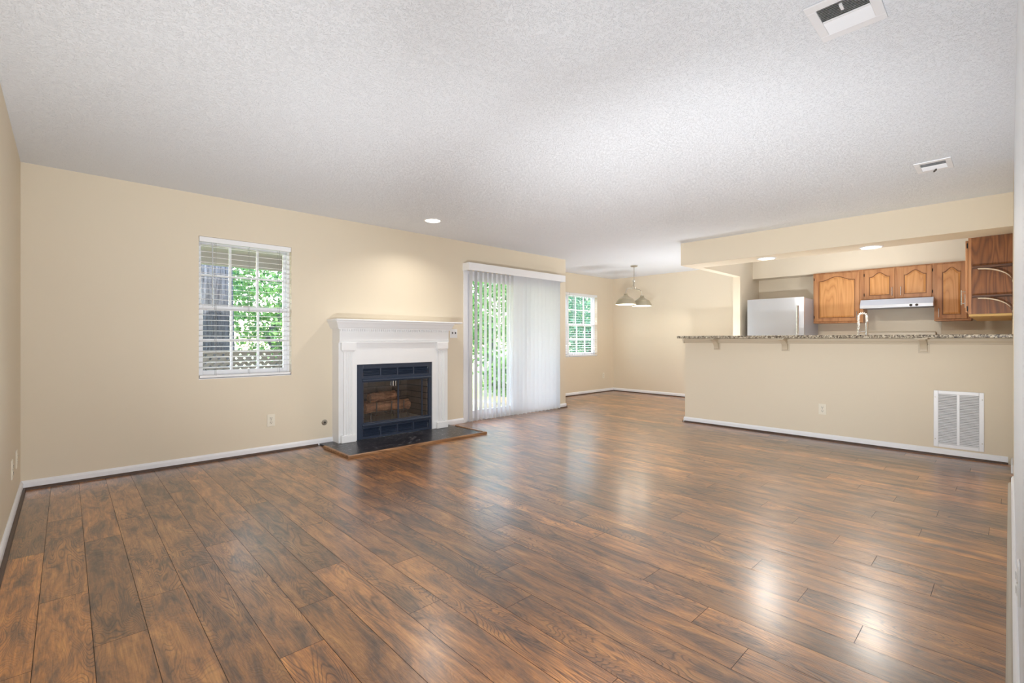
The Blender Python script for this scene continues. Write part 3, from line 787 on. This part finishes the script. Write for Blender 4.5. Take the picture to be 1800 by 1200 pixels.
for y in (gy0+.012, gy1-.012):
    for z in (gz0+.075, gz1-.065): MB().lathe((X, y, z), [(.005, .0005), (.005, -.0015), (.002, -.0022)], 12, 'x').build('screw', M_NICKEL, t)

# ------------------------------------------------------------------ kitchen
BACK = XD
def cab_door(parent, y0, y1, z0, z1, xf, arch=.055, handle=None, hinge=None):
    """oak door facing -X with a cathedral raised panel"""
    th = .020; st = .052
    m = MB()
    m.box(xf, xf+.010, y0, y0+st, z0, z1); m.box(xf, xf+.010, y1-st, y1, z0, z1); m.box(xf, xf+.010, y0+st, y1-st, z0, z0+st)
    a, b = y0+st, y1-st; n = 20
    def top(f, base): 
        s = max(0, 1-abs(2*f-1)*1.12); return base + arch*(.5-.5*math.cos(PI*s))
    zb = z1-st-arch*.85
    pts = [(a, z1), (a, zb)] + [(a+(b-a)*i/n, top(i/n, zb)) for i in range(1, n)] + [(b, zb), (b, z1)]
    m.prism(pts, 'x', xf, xf+.010)
    d = m.build('door', M_OAKFRAME, parent, bevel=.0025)
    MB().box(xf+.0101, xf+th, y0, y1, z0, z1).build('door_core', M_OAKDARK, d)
    g = .010; a2, b2 = a+g, b-g
    def poly(ins):
        aa, bb = a2+ins, b2-ins
        return [(aa, z0+st+g+ins), (bb, z0+st+g+ins)] + [(bb-(bb-aa)*i/n, top(1-i/n, zb-g-ins)) for i in range(n+1)]
    m = MB(); O = [m.bm.verts.new((xf+.0095, *p)) for p in poly(0)]; I = [m.bm.verts.new((xf+.002, *p)) for p in poly(.020)]
    k = len(O)
    for i in range(k): m.bm.faces.new([O[i], O[(i+1) % k], I[(i+1) % k], I[i]])
    m.bm.faces.new(I); m.build('raised_panel', M_OAK, d)
    if handle:
        hy, ha, hb = handle
        m = MB(); m.tube([(xf-.028, hy, ha), (xf-.028, hy, hb)], .0055, 10); m.tube([(xf, hy, ha+.015), (xf-.028, hy, ha+.015)], .004, 8); m.tube([(xf, hy, hb-.015), (xf-.028, hy, hb-.015)], .004, 8)
        m.build('bar_handle', M_CHROME, d, True)
    if hinge:
        for z in (z0+.07, z1-.07): MB().box(xf+.002, xf+.018, min(hinge, hinge+.010), max(hinge, hinge+.010), z-.02, z+.02).build('hinge', M_HINGE, d, bevel=.002)
    return d
XF = 8.38; CB = 8.402
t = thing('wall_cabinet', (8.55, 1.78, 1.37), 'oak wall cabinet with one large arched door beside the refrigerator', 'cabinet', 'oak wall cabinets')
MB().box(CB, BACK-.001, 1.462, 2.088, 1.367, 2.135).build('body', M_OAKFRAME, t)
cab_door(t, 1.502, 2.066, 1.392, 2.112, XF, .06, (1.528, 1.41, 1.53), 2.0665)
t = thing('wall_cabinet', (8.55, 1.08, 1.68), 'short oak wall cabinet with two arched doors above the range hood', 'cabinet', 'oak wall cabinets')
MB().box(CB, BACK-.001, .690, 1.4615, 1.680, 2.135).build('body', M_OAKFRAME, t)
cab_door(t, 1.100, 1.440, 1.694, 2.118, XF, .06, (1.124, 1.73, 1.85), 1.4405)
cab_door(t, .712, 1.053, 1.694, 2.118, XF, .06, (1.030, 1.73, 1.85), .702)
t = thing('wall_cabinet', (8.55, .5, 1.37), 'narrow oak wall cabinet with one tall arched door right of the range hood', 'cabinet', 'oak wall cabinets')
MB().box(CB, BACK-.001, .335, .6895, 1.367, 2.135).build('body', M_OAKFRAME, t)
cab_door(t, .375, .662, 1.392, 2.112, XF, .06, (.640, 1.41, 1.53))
# run on the right wall, its end panel toward the room
PX = 6.565
t = thing('end_cabinet', (7.5, .14, 1.37), 'dark wood cabinet end with two small shelves at the right of the kitchen', 'cabinet')
MB().box(PX, 8.36, YR+.001, .284, 1.375, 2.135).build('body', M_WALNUT, t)
MB().box(PX-.003, PX, .262, .284, 1.375, 2.135).build('end_stile', M_OAKFRAME, t)
MB().box(PX+.01, 8.36, YR+.004, .280, 1.352, 1.3745).build('bottom_edge', M_RAWWOOD, t)
for a, b in ((PX+.012, 7.14), (7.16, 7.74), (7.76, 8.34)):
    d = MB().box(a, b, .286, .305, 1.392, 2.112).build('door', M_OAKFRAME, t, bevel=.003)
    m = MB(); hx = a+.04
    m.tube([(hx, .335, 1.47), (hx, .335, 1.62)], .0055, 10); m.tube([(hx, .305, 1.485), (hx, .335, 1.485)], .004, 8); m.tube([(hx, .305, 1.605), (hx, .335, 1.605)], .004, 8)
    m.build('bar_handle', M_CHROME, d, True)
for z in (1.43, 2.06): MB().box(PX+.001, PX+.012, .286, .296, z-.025, z+.025).build('hinge', M_HINGE, t)
for z in (1.832, 1.545):
    sh = MB().box(PX-.10, PX-.0005, YR+.001, .255, z-.012, z+.010).build('shelf', M_WALNUTY, t, bevel=.004)
    arc = []
    for k in range(15):
        a = PI/2*k/14; arc.append((.215-(.215-(YR+.004))*math.sin(a)**1.0, z-.015-.145*(1-math.cos(a))))
    out = [(p[0]-.004, p[1]-.012) for p in arc[::-1]]
    out[0] = (YR+.002, out[0][1])
    MB().prism(arc+out, 'x', PX-.098, PX-.070).build('arched_brace', plain('lit plywood edge', srgb(214, 196, 170), .5), sh)  # pale tone puts the light on the plywood edge into its colour
# hood, range, splash
t = thing('range_hood', (8.45, 1.07, 1.55), 'stainless under cabinet range hood with two dark knobs', 'range hood')
hy0, hy1 = .680, 1.462
MB().prism([(8.20, 1.552), (8.185, 1.560), (8.185, 1.600), (8.235, 1.679), (BACK-.001, 1.679), (BACK-.001, 1.572), (8.24, 1.566)], 'y', hy0, hy1).build('canopy', M_HOOD, t, bevel=.003)
MB().box(8.27, 8.64, hy0+.03, hy1-.03, 1.560, 1.5705).build('filter', M_STEELSIDE, t)
for y in (.845, .905): MB().lathe((8.185, y, 1.580), [(.016, .001), (.016, -.012), (.010, -.016)], 18, 'x').build('knob', M_SLOT, t, True)
tag(MB().box(BACK-.006, BACK-.0005, .640, 1.465, .92, 1.5715).build('backsplash_panel', M_SPLASH), 'plain beige metal splash panel on the wall below the range hood', 'backsplash')
t = thing('kitchen_range', (8.40, 1.07, 0), 'kitchen range whose back guard shows just above the bar top', 'range')
MB().box(8.08, BACK-.02, .69, 1.45, .02, .905).build('body', M_STEELSIDE, t, bevel=.004)
MB()  .box(8.60, BACK-.008, .69, 1.45, .915, 1.225).build('back_guard', M_SPLASH, t, bevel=.006)
MB().box(8.07, 8.60, .685, 1.455, .905, .915).build('cooktop', M_BLACK, t)
MB().box(8.055, 8.08, .71, 1.43, .25, .78).build('oven_door', M_STEEL, t, bevel=.004)
MB().tube([(8.03, .76, .74), (8.03, 1.38, .74)], .012, 10).build('door_handle', M_CHROME, t, True)
# refrigerator
t = thing('refrigerator', (8.28, 2.475, 0), 'stainless refrigerator at the left end of the kitchen', 'refrigerator')
MB().box(7.945, 8.66, 2.085, 2.868, .02, 1.742).build('body', M_STEELSIDE, t, bevel=.004)
def fdoor(z0, z1):
    pts = [(7.935, 2.080)]
    for k in range(13):
        f = k/12; pts.append((7.872-.012*math.sin(PI*f)+.012*(1 if k in (0, 12) else 0), 2.080+(2.872-2.080)*f))
    pts.append((7.935, 2.872))
    o = MB().prism(pts, 'z', z0, z1).build('door', M_STEEL, t, True)
    return o
fd = fdoor(.72, 1.748); fdoor(.06, .71)
MB().prism([(7.830, 2.132), (7.822, 2.140), (7.822, 2.158), (7.830, 2.166), (7.875, 2.160), (7.875, 2.138)], 'z', .82, 1.625).build('handle', M_CHROME, fd, bevel=.004)
MB().box(7.8655, 7.868, 2.40, 2.50, 1.625, 1.636).build('badge', M_CHROME, fd)
MB().box(7.95, 8.64, 2.10, 2.85, 0, .02).build('foot_rail', M_DARK, t)
# sink counter behind the half wall
t = thing('sink_cabinet', (6.6, 1.2, 0), 'kitchen sink base with granite top hidden behind the half wall', 'cabinet')
MB().box(6.262, 6.86, .32, 2.95, 0, .872).build('body', M_OAKFRAME, t)
MB().box(6.261, 6.89, .30, 2.97, .873, .905).build('counter_slab', M_GRANITE, t)
t = thing('faucet', (6.75, 1.215, .905), 'tall spring neck kitchen faucet showing above the bar top', 'faucet')
fx = 6.75; ya, yb = 1.218, 1.140
MB().lathe((fx, ya, .905), [(.026, 0), (.026, .02), (.018, .03), (.016, .10)], 20).build('base', M_CHROME, t, True)
MB().tube([(fx, ya, .93), (fx, ya, 1.27)], .010, 12).build('riser', M_CHROME, t, True)
path = []
for i in range(241):
    u = i/240
    if u < .42: p = Vector((fx, ya, 1.235+(1.388-1.235)*u/.42)); n1, n2 = Vector((1,0,0)), Vector((0,1,0))
    elif u < .78:
        a = PI*(u-.42)/.36; p = Vector((fx, (ya+yb)/2+(ya-yb)/2*math.cos(a), 1.388+.040*math.sin(a))); n1 = Vector((1,0,0)); n2 = Vector((0, math.cos(a), math.sin(a)))
    else: p = Vector((fx, yb, 1.388-(.07)*(u-.78)/.22)); n1, n2 = Vector((1,0,0)), Vector((0,-1,0))
    w = 2*PI*22*u; path.append(p+(n1*math.cos(w)+n2*math.sin(w))*.0105)
MB().tube(path, .0038, 6).build('spring_neck', plain('bright spring', srgb(236, 234, 228), .25, .6), t, True)
MB().lathe((fx, yb, 0), [(.012, 1.322), (.014, 1.300), (.012, 1.20), (.016, 1.17)], 16).build('spray_head', M_CHROME, t, True)
MB().tube([(fx, ya, 1.02), (fx+.05, ya, 1.04), (fx+.10, ya, 1.05)], .006, 8).build('lever', M_CHROME, t, True)
MB().tube([(fx, ya, 1.21), (fx, yb, 1.21)], .005, 8).build('hose_arm', M_CHROME, t, True)

# ------------------------------------------------------------------ porch and yard
m = MB(); m.box(-40, 60, WY+.16, 70, -.42, -.35)
struct(m.build('ground', M_GROUND))
m = MB()
for i in range(16): m.box(-1.0, 5.84, WY+.16+.14*i, WY+.16+.14*i+.134, -.10, -.06)
tag(m.build('porch_deck', M_DECK), 'weathered board porch deck outside the patio door', 'deck')
m = MB(); m.box(-1.0, 5.84, WY+.15, 7.62, 2.32, 2.40); m.box(-1.0, 5.84, 7.50, 7.62, 2.15, 2.32)
tag(m.build('porch_roof', M_SOFFIT), 'grey porch roof edge seen at the top of the windows', 'porch roof')
t = thing('porch_railing', (2.4, 7.5, -.06), 'pale lattice porch railing outside the window and patio door', 'railing')
MB().box(-1.0, 5.84, 7.46, 7.56, .93, .97).build('top_rail', M_LATTICE, t)
MB().box(-1.0, 5.84, 7.48, 7.54, .0, .05).build('bottom_rail', M_LATTICE, t)
for x in (-.9, 1.1, 3.3, 5.75): MB().box(x-.045, x+.045, 7.455, 7.565, -.35, 1.0).build('post', M_LATTICE, t)
m = MB(); zlo, zhi = .05, .93; hh = zhi-zlo; st = .105; wd = .044
x = -1.0-hh
while x < 5.84:
    for sgn, yy in ((1, 7.492), (-1, 7.512)):
        a, b = (x, x+hh) if sgn > 0 else (x+hh, x)
        q = [(a, zlo), (a+wd*1.414, zlo), (b+wd*1.414, zhi), (b, zhi)]
        if min(a, b) > -1.0 and max(a, b)+wd*1.414 < 5.84:
            m.prism(q, 'y', yy, yy+.012)
    x += st
m.build('lattice', M_LATTICE, t)
def leaves(mb, c, rx, rz, n, s, rnd):
    # clumps of leaves
    cl = []
    for _ in range(max(8, n//90)):
        while True:
            p = Vector((rnd.uniform(-1,1), rnd.uniform(-1,1), rnd.uniform(-1,1)))
            if .35 < p.length < 1: break
        cl.append(Vector((c[0]+p.x*rx, c[1]+p.y*rx, c[2]+p.z*rz)))
    for i in range(n):
        q = cl[i % len(cl)]; k = rx*.26
        gs = lambda k_: max(-1.4*k_, min(1.4*k_, rnd.gauss(0, k_)))
        p = q+Vector((gs(k), gs(k), gs(k*.7)))
        u = Vector((rnd.gauss(0,1), rnd.gauss(0,1), rnd.gauss(0,.6))).normalized(); w = u.orthogonal(); w.rotate(Matrix.Rotation(rnd.uniform(0, 6.28), 3, u))
        w2 = u.cross(w); L = s*rnd.uniform(.7, 1.4)
        vs_ = [mb.bm.verts.new(p+w*L), mb.bm.verts.new(p+w2*L*.45), mb.bm.verts.new(p-w*L), mb.bm.verts.new(p-w2*L*.45)]
        mb.bm.faces.new(vs_)
def tree(x, y, h, rx, rz, n, s, mi, label, seed, tr=.14):
    rnd = random.Random(seed)
    t = thing('tree', (x, y, -.35), label, 'tree', 'trees beyond the porch')
    path = [(x+rnd.uniform(-.06,.06)*i, y, -.36+h*i/6) for i in range(7)]
    MB().tube(path, [tr*(1.2-.7*i/6) for i in range(7)], 12).build('trunk', M_BARK, t, True)
    m = MB(); leaves(m, (x, y, h), rx, rz, n, s, rnd); m.build('foliage', M_LEAF[mi], t)
t = thing('tree', (1.66, 8.6, -.35), 'thick grey barked tree trunk outside the left window', 'tree', 'trees beyond the porch')
MB().tube([(1.66, 8.6, -.36), (1.66, 8.6, .2), (1.65, 8.6, 1.2), (1.63, 8.6, 2.6), (1.6, 8.6, 4.2), (1.6, 8.6, 6)], [.40, .33, .31, .30, .27, .2], 24).build('trunk', M_BARK, t, True)
m = MB(); leaves(m, (1.6, 8.6, 7.2), 2.2, 1.3, 1200, .10, random.Random(5)); m.build('foliage', M_LEAF[0], t)
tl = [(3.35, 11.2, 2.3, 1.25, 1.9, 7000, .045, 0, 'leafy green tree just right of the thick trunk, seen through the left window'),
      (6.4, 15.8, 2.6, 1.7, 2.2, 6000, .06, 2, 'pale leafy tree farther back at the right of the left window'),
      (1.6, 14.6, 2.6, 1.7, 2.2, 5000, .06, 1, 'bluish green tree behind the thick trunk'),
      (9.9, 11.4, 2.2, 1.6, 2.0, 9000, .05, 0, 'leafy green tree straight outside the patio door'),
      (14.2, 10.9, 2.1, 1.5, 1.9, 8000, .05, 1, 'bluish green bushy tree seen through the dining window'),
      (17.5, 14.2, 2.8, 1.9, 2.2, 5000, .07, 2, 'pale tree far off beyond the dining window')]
for i, (x, y, h, rx, rz, n, s, mi, lab) in enumerate(tl): tree(x, y, h, rx, rz, n, s, mi, lab, 20+i)
def shrub(x, y, r, mi, label, seed):
    t = thing('shrub', (x, y, -.35), label, 'shrub', 'shrubs beyond the porch'); rnd = random.Random(seed)
    m = MB()
    for k in range(5): m.tube([(x, y, -.36), (x+rnd.uniform(-.3,.3)*r, y+rnd.uniform(-.3,.3)*r, -.35+r)], .012, 6)
    m.build('stems', M_BARK, t)
    m = MB(); leaves(m, (x, y, -.35+r*.75), r*.75, r*.6, 3000, .04, rnd); m.build('foliage', M_LEAF[mi], t)
for i, (x, y, r, mi, lab) in enumerate([(3.1, 8.9, .62, 1, 'green shrub beyond the railing, right of the thick trunk'), (4.6, 9.6, .6, 0, 'green shrub beyond the railing at the right of the left window'),
        (8.3, 9.0, .7, 0, 'shrub beyond the railing outside the patio door'), (10.4, 8.0, .6, 2, 'low shrub under the dining window')]):
    shrub(x, y, r, mi, lab, 60+i)
